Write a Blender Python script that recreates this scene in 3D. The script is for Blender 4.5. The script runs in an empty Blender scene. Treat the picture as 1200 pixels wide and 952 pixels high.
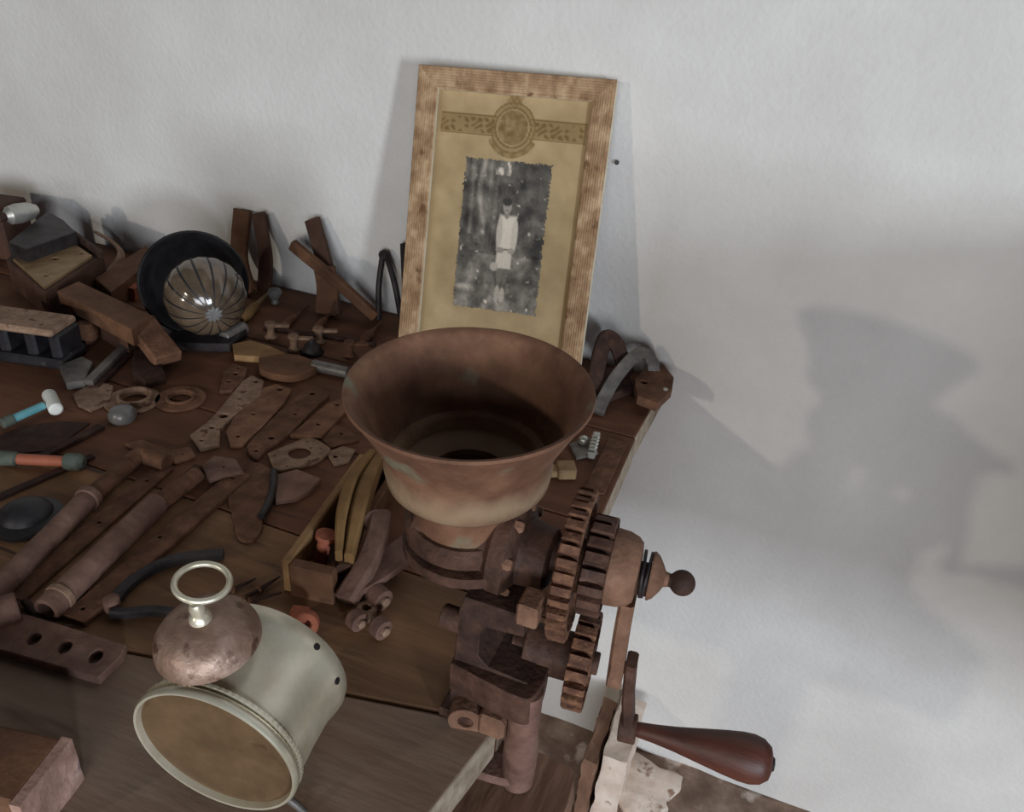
import bpy, bmesh, math, random
from mathutils import Vector, Matrix, noise
R = math.radians
random.seed(7)
scn = bpy.context.scene
COL = scn.collection
# ---------------------------------------------------------------- camera
# world: x runs right along the wall, wall face is y = 0, bench top is z = 0, floor is FZ
FZ = -0.713
IW, IH, FPX = 1200, 952, 940.0
PITCH, YAW, ROLL = R(30.6), R(18.5), R(4.95)
CAM = Vector((0, -0.94, 0.483))
fw = Vector((-math.sin(YAW)*math.cos(PITCH), math.cos(YAW)*math.cos(PITCH), -math.sin(PITCH)))
_r0 = fw.cross(Vector((0, 0, 1))).normalized(); _u0 = _r0.cross(fw)
cr = _r0*math.cos(ROLL) + _u0*math.sin(ROLL)
cu = _u0*math.cos(ROLL) - _r0*math.sin(ROLL)
cd = bpy.data.cameras.new('camera'); cam = bpy.data.objects.new('camera', cd); COL.objects.link(cam)
cd.sensor_width = 36; cd.lens = FPX/IW*36; cd.clip_start = 0.02
m = Matrix((cr, cu, -fw)).transposed().to_4x4(); m.translation = CAM
cam.matrix_world = m
scn.camera = cam
# ---------------------------------------------------------------- light
w = bpy.data.worlds.new('room_light'); scn.world = w; w.use_nodes = True
bgn = w.node_tree.nodes['Background']
bgn.inputs[0].default_value = (0.86, 0.92, 1.0, 1); bgn.inputs[1].default_value = 0.04
def area(name, loc, target, sx, sy, power, col):
    l = bpy.data.lights.new(name, 'AREA'); l.shape = 'RECTANGLE'; l.size = sx; l.size_y = sy
    l.energy = power; l.color = col
    o = bpy.data.objects.new(name, l); COL.objects.link(o); o.location = loc
    o.rotation_euler = (Vector(target)-Vector(loc)).to_track_quat('-Z', 'Y').to_euler()
    return o
HOP = Vector((-0.157, -0.54, 0.235))
LD = Vector((-0.463, -0.862, 0.208)); RD = Vector((0.72, -0.685, 0.085))
area('window_light_warm', HOP+LD*4.0, (0, 0, 0), 0.10, 0.12, 27, (1.0, 0.91, 0.76))
area('door_light_cool', HOP+RD*4.2, (-0.3, 0, 0), 0.30, 0.70, 98, (0.81, 0.90, 1.0))
area('front_fill_light', (0.7, -3.4, 0.55), (0.2, 0, 0.0), 1.6, 1.1, 56, (0.89, 0.94, 1.0))  # broad soft fill added in front to lift the wall and its shadows
vs = scn.view_settings
vs.view_transform = 'Standard'; vs.look = 'None'; vs.gamma = 1; vs.exposure = -0.08; vs.use_curve_mapping = False

# ---------------------------------------------------------------- helpers
def P(px, py, z=0.0):
    """point of the bench plane (height z) for a place measured in the photograph"""
    d = fw + cr*((px-IW/2)/FPX) - cu*((py-IH/2)/FPX)
    return CAM + d*((z-CAM.z)/d.z)
def Q(px, py, y=0.0):
    d = fw + cr*((px-IW/2)/FPX) - cu*((py-IH/2)/FPX)
    return CAM + d*((y-CAM.y)/d.y)
def lin(c):
    return tuple(((v/255)/12.92 if v/255 <= .04045 else ((v/255+.055)/1.055)**2.4) for v in c)
MATS = {}
def mat(name, c1, c2, c3=None, scale=40, rough=.8, metal=0, bump=.3, bscale=120, stretch=(1, 1, 1), detail=6, spots=None, spotscale=60, spotpos=.66, spec=.3):
    m = bpy.data.materials.new(name); m.use_nodes = True; nt = m.node_tree; N = nt.nodes; L = nt.links
    b = N['Principled BSDF']; b.inputs['Roughness'].default_value = rough; b.inputs['Metallic'].default_value = metal
    b.inputs['Specular IOR Level'].default_value = spec
    tc = N.new('ShaderNodeTexCoord'); mp = N.new('ShaderNodeMapping'); mp.inputs['Scale'].default_value = stretch
    L.new(tc.outputs['Object'], mp.inputs['Vector'])
    n1 = N.new('ShaderNodeTexNoise'); n1.inputs['Scale'].default_value = scale; n1.inputs['Detail'].default_value = detail
    n1.inputs['Roughness'].default_value = .62
    L.new(mp.outputs[0], n1.inputs['Vector'])
    cr_ = N.new('ShaderNodeValToRGB'); e = cr_.color_ramp.elements
    e[0].position = .33; e[0].color = (*lin(c1), 1); e[1].position = .68; e[1].color = (*lin(c2), 1)
    if c3: k = e.new(.5); k.color = (*lin(c3), 1)
    L.new(n1.outputs['Fac'], cr_.inputs[0]); out = cr_.outputs[0]
    if spots:
        n3 = N.new('ShaderNodeTexNoise'); n3.inputs['Scale'].default_value = spotscale; n3.inputs['Detail'].default_value = 4
        L.new(mp.outputs[0], n3.inputs['Vector'])
        r3 = N.new('ShaderNodeValToRGB'); r3.color_ramp.elements[0].position = spotpos; r3.color_ramp.elements[1].position = min(1, spotpos+.08)
        L.new(n3.outputs['Fac'], r3.inputs[0])
        mx = N.new('ShaderNodeMix'); mx.data_type = 'RGBA'; L.new(r3.outputs[0], mx.inputs['Factor'])
        L.new(out, mx.inputs['A']); mx.inputs['B'].default_value = (*lin(spots), 1); out = mx.outputs['Result']
    L.new(out, b.inputs['Base Color'])
    n2 = N.new('ShaderNodeTexNoise'); n2.inputs['Scale'].default_value = bscale; n2.inputs['Detail'].default_value = 5
    L.new(mp.outputs[0], n2.inputs['Vector'])
    bp = N.new('ShaderNodeBump'); bp.inputs['Strength'].default_value = bump; bp.inputs['Distance'].default_value = .002
    L.new(n2.outputs['Fac'], bp.inputs['Height']); L.new(bp.outputs[0], b.inputs['Normal'])
    MATS[name] = m; return m
mat('plaster', (206, 202, 198), (218, 215, 211), scale=6, rough=.95, bump=.6, bscale=130, spec=.1)
mat('earth', (112, 92, 80), (158, 136, 120), (134, 112, 98), scale=24, rough=.95, bump=.9, bscale=60, spots=(204, 188, 174), spotscale=18, spotpos=.60, spec=.1)
mat('lime', (206, 184, 168), (228, 214, 200), scale=30, rough=.95, bump=.6, bscale=90, spots=(150, 122, 104), spotscale=34, spotpos=.62, spec=.1)
mat('bench_wood', (98, 69, 49), (140, 104, 74), (118, 87, 62), scale=12, rough=.75, bump=.35, bscale=40, stretch=(.35, 3.2, 1), spots=(70, 48, 38), spotscale=22, spotpos=.64)
mat('bench_red', (84, 54, 38), (118, 79, 57), (101, 66, 47), scale=10, rough=.75, bump=.35, bscale=40, stretch=(.4, 2.6, 1), spots=(66, 44, 36), spotscale=20, spotpos=.64)
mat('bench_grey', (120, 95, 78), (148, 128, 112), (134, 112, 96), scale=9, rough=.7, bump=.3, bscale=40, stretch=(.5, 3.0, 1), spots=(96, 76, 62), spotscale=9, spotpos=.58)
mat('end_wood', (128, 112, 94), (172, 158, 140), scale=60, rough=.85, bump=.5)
mat('beam_wood', (104, 76, 60), (140, 108, 88), (120, 90, 72), scale=16, rough=.85, bump=.8, bscale=40, stretch=(3, .5, 1), spots=(176, 150, 130), spotscale=26, spotpos=.66)
mat('rust', (80, 54, 41), (124, 88, 68), (102, 71, 54), scale=60, rough=.85, metal=.1, bump=.5, bscale=220)
mat('rust_dark', (46, 32, 28), (80, 56, 46), (62, 43, 36), scale=60, rough=.75, metal=.2, bump=.5, bscale=220)
mat('rust_red', (98, 67, 50), (142, 103, 80), (120, 85, 65), scale=50, rough=.85, bump=.5, bscale=220)
mat('rust_pale', (118, 92, 74), (164, 136, 114), (142, 114, 94), scale=70, rough=.8, metal=.1, bump=.4, bscale=240, spots=(96, 66, 54), spotscale=70, spotpos=.62)
mat('rust_mauve', (98, 71, 61), (134, 104, 91), (116, 87, 76), scale=50, rough=.7, metal=.2, bump=.4, bscale=240)
mat('gear_iron', (74, 48, 38), (136, 98, 72), (102, 70, 54), scale=90, rough=.75, metal=.15, bump=.7, bscale=260, spots=(150, 114, 80), spotscale=120, spotpos=.66)
mat('cast_iron', (58, 40, 33), (98, 70, 57), (78, 54, 44), scale=50, rough=.65, metal=.2, bump=.5, bscale=200)
mat('cast_light', (104, 75, 59), (136, 102, 82), (120, 88, 70), scale=60, rough=.75, metal=.15, bump=.5, bscale=220)
mat('hopper_iron', (92, 62, 47), (134, 97, 75), (112, 79, 60), scale=26, rough=.75, metal=.15, bump=.35, bscale=160, spots=(118, 112, 92), spotscale=22, spotpos=.60)
mat('steel_grey', (92, 88, 86), (134, 128, 122), scale=50, rough=.5, metal=.5, bump=.25)
mat('steel_dark', (38, 34, 36), (66, 60, 60), scale=50, rough=.5, metal=.4, bump=.3)
mat('black_iron', (22, 21, 24), (46, 43, 46), scale=40, rough=.5, metal=.2, bump=.25, spots=(96, 92, 90), spotscale=30, spotpos=.68, spec=.5)
mat('bright_metal', (168, 168, 160), (205, 203, 195), scale=40, rough=.35, metal=.7, bump=.1)
mat('nickel', (196, 187, 160), (232, 226, 206), (216, 208, 186), scale=24, rough=.34, metal=.55, bump=.12, bscale=60, spots=(150, 134, 104), spotscale=28, spotpos=.70, spec=.5)
mat('nickel_rust', (126, 98, 82), (176, 150, 134), (148, 120, 104), scale=45, rough=.45, metal=.3, bump=1.0, bscale=90, spots=(98, 72, 58), spotscale=70, spotpos=.58, spec=.5)
mat('dial', (82, 62, 42), (108, 84, 58), (95, 73, 50), scale=28, rough=.7, bump=.2, spots=(76, 54, 36), spotscale=40, spotpos=.63)
mat('handle_wood', (62, 32, 24), (96, 54, 40), (80, 42, 31), scale=24, rough=.52, bump=.15, stretch=(.3, 3, 3), spec=.5)
mat('frame_wood', (132, 100, 72), (196, 168, 134), (164, 132, 100), scale=40, rough=.8, bump=.4, bscale=120, stretch=(1.4, 1.4, 1), spots=(112, 80, 54), spotscale=46, spotpos=.62)
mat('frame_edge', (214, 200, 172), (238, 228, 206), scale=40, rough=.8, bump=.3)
mat('tan_wood', (124, 92, 60), (164, 128, 88), (144, 110, 74), scale=24, rough=.8, bump=.4, stretch=(1, 1, 1))
mat('ochre_wood', (112, 84, 52), (152, 118, 76), (132, 100, 62), scale=24, rough=.8, bump=.5, bscale=90)
mat('old_wood', (86, 58, 42), (124, 88, 64), (104, 72, 52), scale=22, rough=.8, bump=.4, stretch=(1, 1, 1))
mat('dark_wood', (62, 42, 34), (92, 64, 50), scale=24, rough=.75, bump=.4)
mat('end_grain', (150, 116, 102), (196, 164, 150), (172, 138, 124), scale=40, rough=.9, bump=1.0, bscale=70, spots=(128, 104, 104), spotscale=34, spotpos=.6)
mat('leather', (108, 78, 66), (146, 112, 98), scale=30, rough=.8, bump=.4)
mat('teal_plastic', (84, 142, 150), (108, 164, 170), scale=30, rough=.45, bump=.05, spec=.5)
mat('white_plastic', (206, 206, 198), (228, 228, 220), scale=30, rough=.5, bump=.05, spec=.5)
mat('orange_plastic', (150, 84, 62), (176, 104, 80), scale=30, rough=.5, bump=.1)
mat('orange_rust', (140, 78, 58), (176, 106, 82), scale=60, rough=.8, bump=.4)
mat('green_grey', (70, 78, 70), (96, 100, 90), scale=50, rough=.7, bump=.3)
mat('grey_cap', (96, 94, 94), (128, 125, 122), scale=50, rough=.3, bump=.2, spec=.5)
mat('clasp', (124, 98, 70), (160, 134, 100), scale=60, rough=.5, metal=.4, bump=.2)

def dust_band(mname, z0, z1, col):
    nt = MATS[mname].node_tree; N = nt.nodes; L = nt.links; b = N['Principled BSDF']; src = b.inputs['Base Color'].links[0].from_socket
    tc = N.new('ShaderNodeTexCoord'); sx = N.new('ShaderNodeSeparateXYZ'); L.new(tc.outputs['Object'], sx.inputs[0])
    ns = N.new('ShaderNodeTexNoise'); ns.inputs['Scale'].default_value = 30; ns.inputs['Detail'].default_value = 4; L.new(tc.outputs['Object'], ns.inputs['Vector'])
    ad = N.new('ShaderNodeMath'); ad.operation = 'MULTIPLY_ADD'; L.new(ns.outputs['Fac'], ad.inputs[0]); ad.inputs[1].default_value = .03; L.new(sx.outputs['Z'], ad.inputs[2])
    r_ = N.new('ShaderNodeMapRange'); r_.interpolation_type = 'SMOOTHSTEP'; L.new(ad.outputs[0], r_.inputs['Value'])
    r_.inputs['From Min'].default_value = z0+.015; r_.inputs['From Max'].default_value = (z0+z1)/2+.015
    r2 = N.new('ShaderNodeMapRange'); r2.interpolation_type = 'SMOOTHSTEP'; L.new(ad.outputs[0], r2.inputs['Value'])
    r2.inputs['From Min'].default_value = z1+.015; r2.inputs['From Max'].default_value = (z0+z1)/2+.015
    mu = N.new('ShaderNodeMath'); mu.operation = 'MULTIPLY'; L.new(r_.outputs[0], mu.inputs[0]); L.new(r2.outputs[0], mu.inputs[1])
    m2 = N.new('ShaderNodeMath'); m2.operation = 'MULTIPLY'; L.new(mu.outputs[0], m2.inputs[0]); m2.inputs[1].default_value = .75
    mx = N.new('ShaderNodeMix'); mx.data_type = 'RGBA'; L.new(m2.outputs[0], mx.inputs['Factor']); L.new(src, mx.inputs['A']); mx.inputs['B'].default_value = (*lin(col), 1)
    L.new(mx.outputs['Result'], b.inputs['Base Color'])
dust_band('hopper_iron', .036, .072, (150, 128, 102))
def tag(o, label, cat, group=None):
    o['label'] = label; o['category'] = cat
    if group: o['group'] = group
    return o
XF = None
WL = {}
def mesh_ob(name, geo, material, parent=None, sharp=35, loc=None):
    """geo: list of (verts, faces) in world space -> one mesh object with its origin at its own base"""
    V, F, MI = [], [], []
    for g in geo:
        v, f = g[0], g[1]; o = len(V); V += [Vector(q) for q in v]; F += [tuple(i+o for i in q) for q in f]
        MI += [g[2] if len(g) > 2 else 0]*len(f)
    if XF is not None: V = [XF @ q for q in V]
    lo = Vector((min(v[i] for v in V) for i in range(3))); hi = Vector((max(v[i] for v in V) for i in range(3)))
    c = loc or Vector(((lo.x+hi.x)/2, (lo.y+hi.y)/2, lo.z))
    me = bpy.data.meshes.new(name); me.from_pydata([v-c for v in V], [], F)
    bm = bmesh.new(); bm.from_mesh(me); bmesh.ops.remove_doubles(bm, verts=bm.verts, dist=1e-6)
    bmesh.ops.recalc_face_normals(bm, faces=bm.faces); bm.to_mesh(me); bm.free()
    mats = material if isinstance(material, (list, tuple)) else [material]
    for q in mats: me.materials.append(MATS[q])
    if len(mats) > 1 and len(me.polygons) == len(MI):
        for p_, i in zip(me.polygons, MI): p_.material_index = i
    for p_ in me.polygons: p_.use_smooth = True
    me.set_sharp_from_angle(angle=R(sharp))
    o = bpy.data.objects.new(name, me); COL.objects.link(o)
    WL[o.name] = c
    if parent: o.parent = parent; o.location = c - WL.get(parent.name, parent.location)
    else: o.location = c
    return o
def empty(name, loc, label, cat, group=None):
    o = bpy.data.objects.new(name, None); COL.objects.link(o); o.location = loc; o.empty_display_size = .02
    return tag(o, label, cat, group)
def basis(z, xh=None):
    z = Vector(z).normalized()
    x = Vector(xh) if xh is not None else (Vector((0, 0, 1)) if abs(z.z) < .9 else Vector((1, 0, 0)))
    x = (x - z*x.dot(z)).normalized(); return x, z.cross(x), z
def box(c, ax, ay, az, sx, sy, sz, bev=.0012, jit=0):
    """bevelled box: centre, three unit axes, full sizes"""
    b = min(bev, sx*.3, sy*.3, sz*.3); hx, hy, hz = sx/2, sy/2, sz/2
    bm = bmesh.new(); bmesh.ops.create_cube(bm, size=1)
    for v in bm.verts: v.co = Vector((v.co.x*sx, v.co.y*sy, v.co.z*sz))
    if b > 1e-5: bmesh.ops.bevel(bm, geom=bm.edges[:], offset=b, segments=1, affect='EDGES')
    ax, ay, az, c = Vector(ax), Vector(ay), Vector(az), Vector(c)
    if jit:
        for v in bm.verts: v.co += Vector((random.uniform(-1, 1), random.uniform(-1, 1), random.uniform(-1, 1)))*jit
    bm.verts.index_update()
    V = [c+ax*v.co.x+ay*v.co.y+az*v.co.z for v in bm.verts]; F = [[v.index for v in f.verts] for f in bm.faces]
    bm.free(); return V, F
def wbox(x0, x1, y0, y1, z0, z1, bev=.0015, jit=0):
    return box(((x0+x1)/2, (y0+y1)/2, (z0+z1)/2), (1, 0, 0), (0, 1, 0), (0, 0, 1), x1-x0, y1-y0, z1-z0, bev, jit)
def lathe(prof, org, axis, n=40, xh=None, flute=0, nfl=0, closed=True):
    """prof: list of (r, h) along the axis; ends closed when r == 0 or closed"""
    X, Y, Z = basis(axis, xh); org = Vector(org); V, F = [], []
    for (r_, h) in prof:
        for k in range(n):
            a = 2*math.pi*k/n; rr = r_*(1+flute*math.cos(nfl*a)) if flute else r_
            V.append(org+Z*h+X*(rr*math.cos(a))+Y*(rr*math.sin(a)))
    for i in range(len(prof)-1):
        for k in range(n):
            F.append((i*n+k, i*n+(k+1) % n, (i+1)*n+(k+1) % n, (i+1)*n+k))
    if closed:
        if prof[0][0] > 1e-5: F.append(tuple(range(n))[::-1])
        if prof[-1][0] > 1e-5: F.append(tuple((len(prof)-1)*n+k for k in range(n)))
    return V, F
def cyl(a, b, r1, r2=None, n=24, bev=.0008):
    a, b = Vector(a), Vector(b); r2 = r1 if r2 is None else r2; L = (b-a).length; e = min(bev, L*.2, r1*.3, max(r2, 1e-4)*.3)
    return lathe([(r1-e, 0), (r1, e), (r2, L-e), (r2-e, L)], a, b-a, n)
def ring(c, axis, ro, ri, h, n=40):
    return lathe([(ro-.0006, 0), (ro, .0006), (ro, h-.0006), (ro-.0006, h), (ri+.0006, h), (ri, h-.0006), (ri, .0006), (ri+.0006, 0), (ro-.0006, 0)], c, axis, n, closed=False)
def sweep(pts, w, h=None, n=12, closed=False, up=(0, 0, 1), taper=None):
    """tube (h None) or flat strap (w wide across up, h thick along up) along points"""
    pts = [Vector(p) for p in pts]; V, F = [], []; N = len(pts); up = Vector(up)
    prof = [(math.cos(2*math.pi*k/n)*w, math.sin(2*math.pi*k/n)*w) for k in range(n)] if h is None else None
    if h is not None:
        e = min(w, h)*.2; a, b = w/2, h/2
        prof = [(a-e, -b), (a, -b+e), (a, b-e), (a-e, b), (-a+e, b), (-a, b-e), (-a, -b+e), (-a+e, -b)]
    n = len(prof)
    for i, p in enumerate(pts):
        if closed: t = pts[(i+1) % N]-pts[i-1]
        else: t = pts[min(i+1, N-1)]-pts[max(i-1, 0)]
        t.normalize(); s = t.cross(up)
        if s.length < 1e-4: s = t.cross(Vector((0, 1, 0)))
        s.normalize(); u = s.cross(t); k = taper(i/(N-1)) if taper else 1
        V += [p+s*(q[0]*k)+u*(q[1]*k) for q in prof]
    for i in range(N if closed else N-1):
        j = (i+1) % N
        for k in range(n): F.append((i*n+k, i*n+(k+1) % n, j*n+(k+1) % n, j*n+k))
    if not closed: F.append(tuple(range(n))[::-1]); F.append(tuple((N-1)*n+k for k in range(n)))
    return V, F
def smooth(pts, k=6):
    """Catmull-Rom through points"""
    p = [Vector(q) for q in pts]; p = [p[0]*2-p[1]]+p+[p[-1]*2-p[-2]]; out = []
    for i in range(1, len(p)-2):
        for j in range(k):
            t = j/k
            out.append(.5*((2*p[i])+(p[i+1]-p[i-1])*t+(2*p[i-1]-5*p[i]+4*p[i+1]-p[i+2])*t*t+(3*p[i]-p[i-1]-3*p[i+1]+p[i+2])*t**3))
    out.append(p[-2]); return out
def flat(outline, holes, thick, z=0.0, rnd=0):
    """slab with real holes: outline/holes are world xy loops, from z to z+thick"""
    cu_ = bpy.data.curves.new('tmp', 'CURVE'); cu_.dimensions = '2D'; cu_.fill_mode = 'BOTH'
    b = min(.0008, thick*.25); cu_.extrude = thick/2-b; cu_.bevel_depth = b; cu_.bevel_resolution = 0
    for loop in [outline]+list(holes):
        s = cu_.splines.new('POLY'); s.points.add(len(loop)-1); s.use_cyclic_u = True
        for q, l in zip(s.points, loop): q.co = (l[0], l[1], 0, 1)
    o = bpy.data.objects.new('tmp', cu_); me = bpy.data.meshes.new_from_object(o)
    V = [Vector((v.co.x, v.co.y, v.co.z+z+thick/2)) for v in me.vertices]; F = [tuple(p.vertices) for p in me.polygons]
    bpy.data.objects.remove(o); bpy.data.curves.remove(cu_); bpy.data.meshes.remove(me)
    return V, F
def circle(c, r_, n=16, sx=1.0, ang=0):
    return [(c[0]+r_*sx*math.cos(t)*math.cos(ang)-r_*math.sin(t)*math.sin(ang), c[1]+r_*sx*math.cos(t)*math.sin(ang)+r_*math.sin(t)*math.cos(ang)) for t in [2*math.pi*k/n for k in range(n)]]
def pz(pts, z=0): return [P(a, b, z) for a, b in pts]
def slab(name, px, mt, thick, label, cat, holes=(), z=0.0, parent=None, group=None, curve=False):
    out = pz(px, z+thick)
    if curve: out = smooth(out+[out[0]], 5)[:-1]
    hl = [circle(P(a, b, z+thick), r_, 14) for a, b, r_ in holes]
    o = mesh_ob(name, [flat(out, hl, thick, z)], mt, parent)
    return tag(o, label, cat, group) if not parent else o
def bar_geo(a, b, w_, h, z=0.0, bev=.0012):
    a = P(*a, z+h/2) if len(a) == 2 else Vector(a); b = P(*b, z+h/2) if len(b) == 2 else Vector(b)
    d = (b-a); L = d.length; d.normalize(); s = Vector((0, 0, 1)).cross(d).normalized(); u = d.cross(s)
    return box((a+b)/2, d, s, u, L, w_, h, bev)

# ================================================================ SETTING
def struct(name, geo, mt, sharp=35):
    o = mesh_ob(name, geo, mt, sharp=sharp); o['kind'] = 'structure'; return o
struct('wall_back', [wbox(-4.2, 3.0, 0, .12, FZ, 1.9, 0)], 'plaster')
struct('shadow_blocker_1', [wbox(.45, 1.2, -.72, .0, -.10, .30, .004)], 'old_wood')  # unseen box added to cast the soft shadow band on the wall
# rough trodden floor
def floor_geo():
    xs = [-4.2+7.2*i/6 for i in range(3)]
    nx, ny = 96, 60; x0, x1, y0, y1 = -1.2, 1.2, -1.2, .02; V, F = [], []
    for j in range(ny+1):
        for i in range(nx+1):
            x = x0+(x1-x0)*i/nx; y = y0+(y1-y0)*j/ny
            e = min(1, 8*min(i/nx, 1-i/nx, j/ny))
            V.append((x, y, FZ+.008*e*noise.noise(Vector((x*9, y*9, 0)))+.004*e*noise.noise(Vector((x*40, y*40, 3)))))
    for j in range(ny):
        for i in range(nx): a = j*(nx+1)+i; F.append((a, a+1, a+nx+2, a+nx+1))
    def q(a, b, c, d): return [(a, c, FZ), (b, c, FZ), (b, d, FZ), (a, d, FZ)], [(0, 1, 2, 3)]
    return [(V, F), q(-4.2, -1.2, -4.5, .02), q(1.2, 3, -4.5, .02), q(-1.2, 1.2, -4.5, -1.2)]
struct('floor', floor_geo(), 'earth', 60)

# ================================================================ WORKBENCH
EX = -0.105                                   # right end of the boards
TH = 0.034
bench = empty('workbench', (-.95, -.5, FZ), 'old brown wooden workbench of wide planks pushed against the white wall', 'workbench')
J0, J1 = P(584, 850), P(420, 818); js = (J0.y-J1.y)/(J0.x-J1.x)
def jy(x): return J0.y+js*(x-J0.x)
LX = -2.1
def prism(poly, z0, z1, ends=None):
    n = len(poly); V = [(p[0], p[1], z0) for p in poly]+[(p[0], p[1], z1) for p in poly]
    F = [tuple(range(n))[::-1], tuple(range(n, 2*n))]+[(i, (i+1) % n, n+(i+1) % n, n+i) for i in range(n)]
    return V, F
def plank(poly, mt, z1=0.0, z0=-TH):
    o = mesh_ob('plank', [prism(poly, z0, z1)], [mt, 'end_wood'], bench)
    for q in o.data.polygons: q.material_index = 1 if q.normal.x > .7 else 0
    bv = o.modifiers.new('edge', 'BEVEL'); bv.width = .0025; bv.segments = 2; bv.limit_method = 'ANGLE'
    return o
ys = [-.004, -.165, -.335]
g = .0004
plank([(LX, ys[1]+g), (EX-.004, ys[1]+g), (EX+.002, ys[0]), (LX, ys[0])], 'bench_red')
plank([(LX, ys[2]+g), (EX, ys[2]+g), (EX-.003, ys[1]-g), (LX, ys[1]-g)], 'bench_red')
plank([(LX, -.47+g), (EX-.002, -.47+g), (EX, ys[2]-g), (LX, ys[2]-g)], 'bench_red')
xw = -1.0
plank([(xw, jy(xw)+g), (EX-.004, jy(EX)+g), (EX-.001, -.47-g), (xw, -.47-g)], 'bench_wood')
plank([(LX, -.66), (xw-.002, jy(xw)+.01), (xw-.002, -.47-g), (LX, -.47-g)], 'bench_red')
e2 = P(505, 952); ed = (e2-J0)/(e2.y-J0.y)
yf = -.90
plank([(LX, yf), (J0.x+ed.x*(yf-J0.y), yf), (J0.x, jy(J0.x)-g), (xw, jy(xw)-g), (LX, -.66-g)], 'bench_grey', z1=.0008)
for i, y in enumerate((-.08, -.80)):
    mesh_ob('apron', [wbox(LX+.08, -.26, y-.018, y+.018, -.13, -TH-.0002, .002)], 'beam_wood', bench)
for x, y in ((LX+.1, -.08), (LX+.1, -.8), (-.30, -.08), (-.32, -.80)):
    mesh_ob('leg', [wbox(x-.035, x+.035, y-.062 if y < -.5 else y+.019, y-.019 if y < -.5 else y+.062, FZ, -TH-.0002, .003)], 'beam_wood', bench)
# thick rough cross timber under the boards, its end sticking out past them
def rough_block(x0, x1, y0, y1, z0, z1, n=10, amp=.003, fr=40, seed=0):
    bm = bmesh.new(); bmesh.ops.create_cube(bm, size=1)
    bmesh.ops.subdivide_edges(bm, edges=bm.edges[:], cuts=n, use_grid_fill=True)
    for v in bm.verts:
        q = Vector(((x0+x1)/2+v.co.x*(x1-x0), (y0+y1)/2+v.co.y*(y1-y0), (z0+z1)/2+v.co.z*(z1-z0)))
        v.co = q+noise.noise_vector(q*fr+Vector((seed, 0, 0)))*amp
    bm.verts.index_update(); V = [v.co.copy() for v in bm.verts]; F = [[v.index for v in f.verts] for f in bm.faces]; bm.free(); return V, F
mesh_ob('cross_timber', [rough_block(-.40, -.052, -.72, -.556, -.16, -.052, 12, .004, 30)], 'beam_wood', bench, 60)

mesh_ob('packing_block', [wbox(-.36, -.22, -.70, -.60, -.060, -TH-.0002, .002)], 'beam_wood', bench)
# low whitewashed stub post by the wall, plaster spilled at its foot
pb = empty('stub_post', (-.06, -.10, FZ), 'low whitewashed post with crumbling edge standing below the bench end', 'post')
mesh_ob('core', [rough_block(-.074, -.036, -.150, -.03, FZ-.002, FZ+.150, 12, .005, 30, 5)], 'lime', pb, 60)
mesh_ob('bark_side', [rough_block(-.100, -.080, -.165, -.04, FZ-.002, FZ+.142, 12, .005, 45, 9)], 'beam_wood', pb, 60)
def blob(cx, cy, r_, z, th, n=40, seed=0):
    return [(cx+r_*(1+.45*noise.noise(Vector((math.cos(a)*1.7+seed, math.sin(a)*1.7, seed)))+.15*noise.noise(Vector((math.cos(a)*6+seed, math.sin(a)*6, seed))))*math.cos(a), cy+.8*r_*(1+.45*noise.noise(Vector((math.cos(a)*1.7+seed, math.sin(a)*1.7, seed))))*math.sin(a)) for a in [2*math.pi*k/n for k in range(n)]]
tag(mesh_ob('plaster_lump', [flat(blob(-.015, -.07, .066, 0, 0, seed=3), [], .016, FZ-.004)], 'lime', sharp=60), 'flat pale crumbled plaster patch on the floor beside the stub post', 'plaster')

# ================================================================ FRAMED PHOTOGRAPH
FT = Vector((-.4450, -.0500, .3430)); FA, FB, FC = .12, .3, -.036; FWID, FLEN = .2280, .3500
h0 = Vector((math.cos(FA), math.sin(FA), 0)); n0 = Vector((math.sin(FA), -math.cos(FA), 0))
l0 = Vector((0, 0, -1))*math.cos(FB)+n0*math.sin(FB)
FH = h0*math.cos(FC)+l0*math.sin(FC); FL = l0*math.cos(FC)-h0*math.sin(FC); FN = FH.cross(FL)
if FN.y > 0: FN = -FN
def fp(u, v, n=0): return FT+FH*u+FL*v+FN*n
fr = empty('picture_frame', fp(FWID/2, FLEN), 'brown ribbed wooden picture frame holding a faded portrait leaning on the wall', 'picture frame')
RW = .0245
prof = [(0, -.016), (0, .001), (.001, .003)]
for k in range(7):                              # fine ribs across the moulding
    u = .002+k*.0028; prof += [(u, .0034-.0002*k), (u+.0016, .0034-.0002*k), (u+.0020, .0025-.0002*k), (u+.0026, .0025-.0002*k)]
prof += [(RW-.002, .0022), (RW, .001), (RW, -.006), (RW-.004, -.006), (RW-.004, -.016)]
edge_i = {0, len(prof)-6+1, len(prof)-5+1}
corners = [(0, 0, 1, 1), (FWID, 0, -1, 1), (FWID, FLEN, -1, -1), (0, FLEN, 1, -1)]
for k in range(4):
    A, B = corners[k], corners[(k+1) % 4]; n = len(prof); V, F = [], []
    for c in (A, B):
        V += [fp(c[0]+c[2]*u, c[1]+c[3]*u, h) for u, h in prof]
    F = [(i, (i+1) % n, n+(i+1) % n, n+i) for i in range(n)]
    F += [tuple(range(n))[::-1], tuple(range(n, 2*n))]
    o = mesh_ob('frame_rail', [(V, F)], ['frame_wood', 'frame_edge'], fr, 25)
    for pl in o.data.polygons:                 # pale inner lip; paler outer sides, their lit look painted into the colour
        if abs(pl.normal.dot(FN)) < .3 and pl.area > .0008 and len(pl.vertices) == 4: pl.material_index = 1
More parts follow.
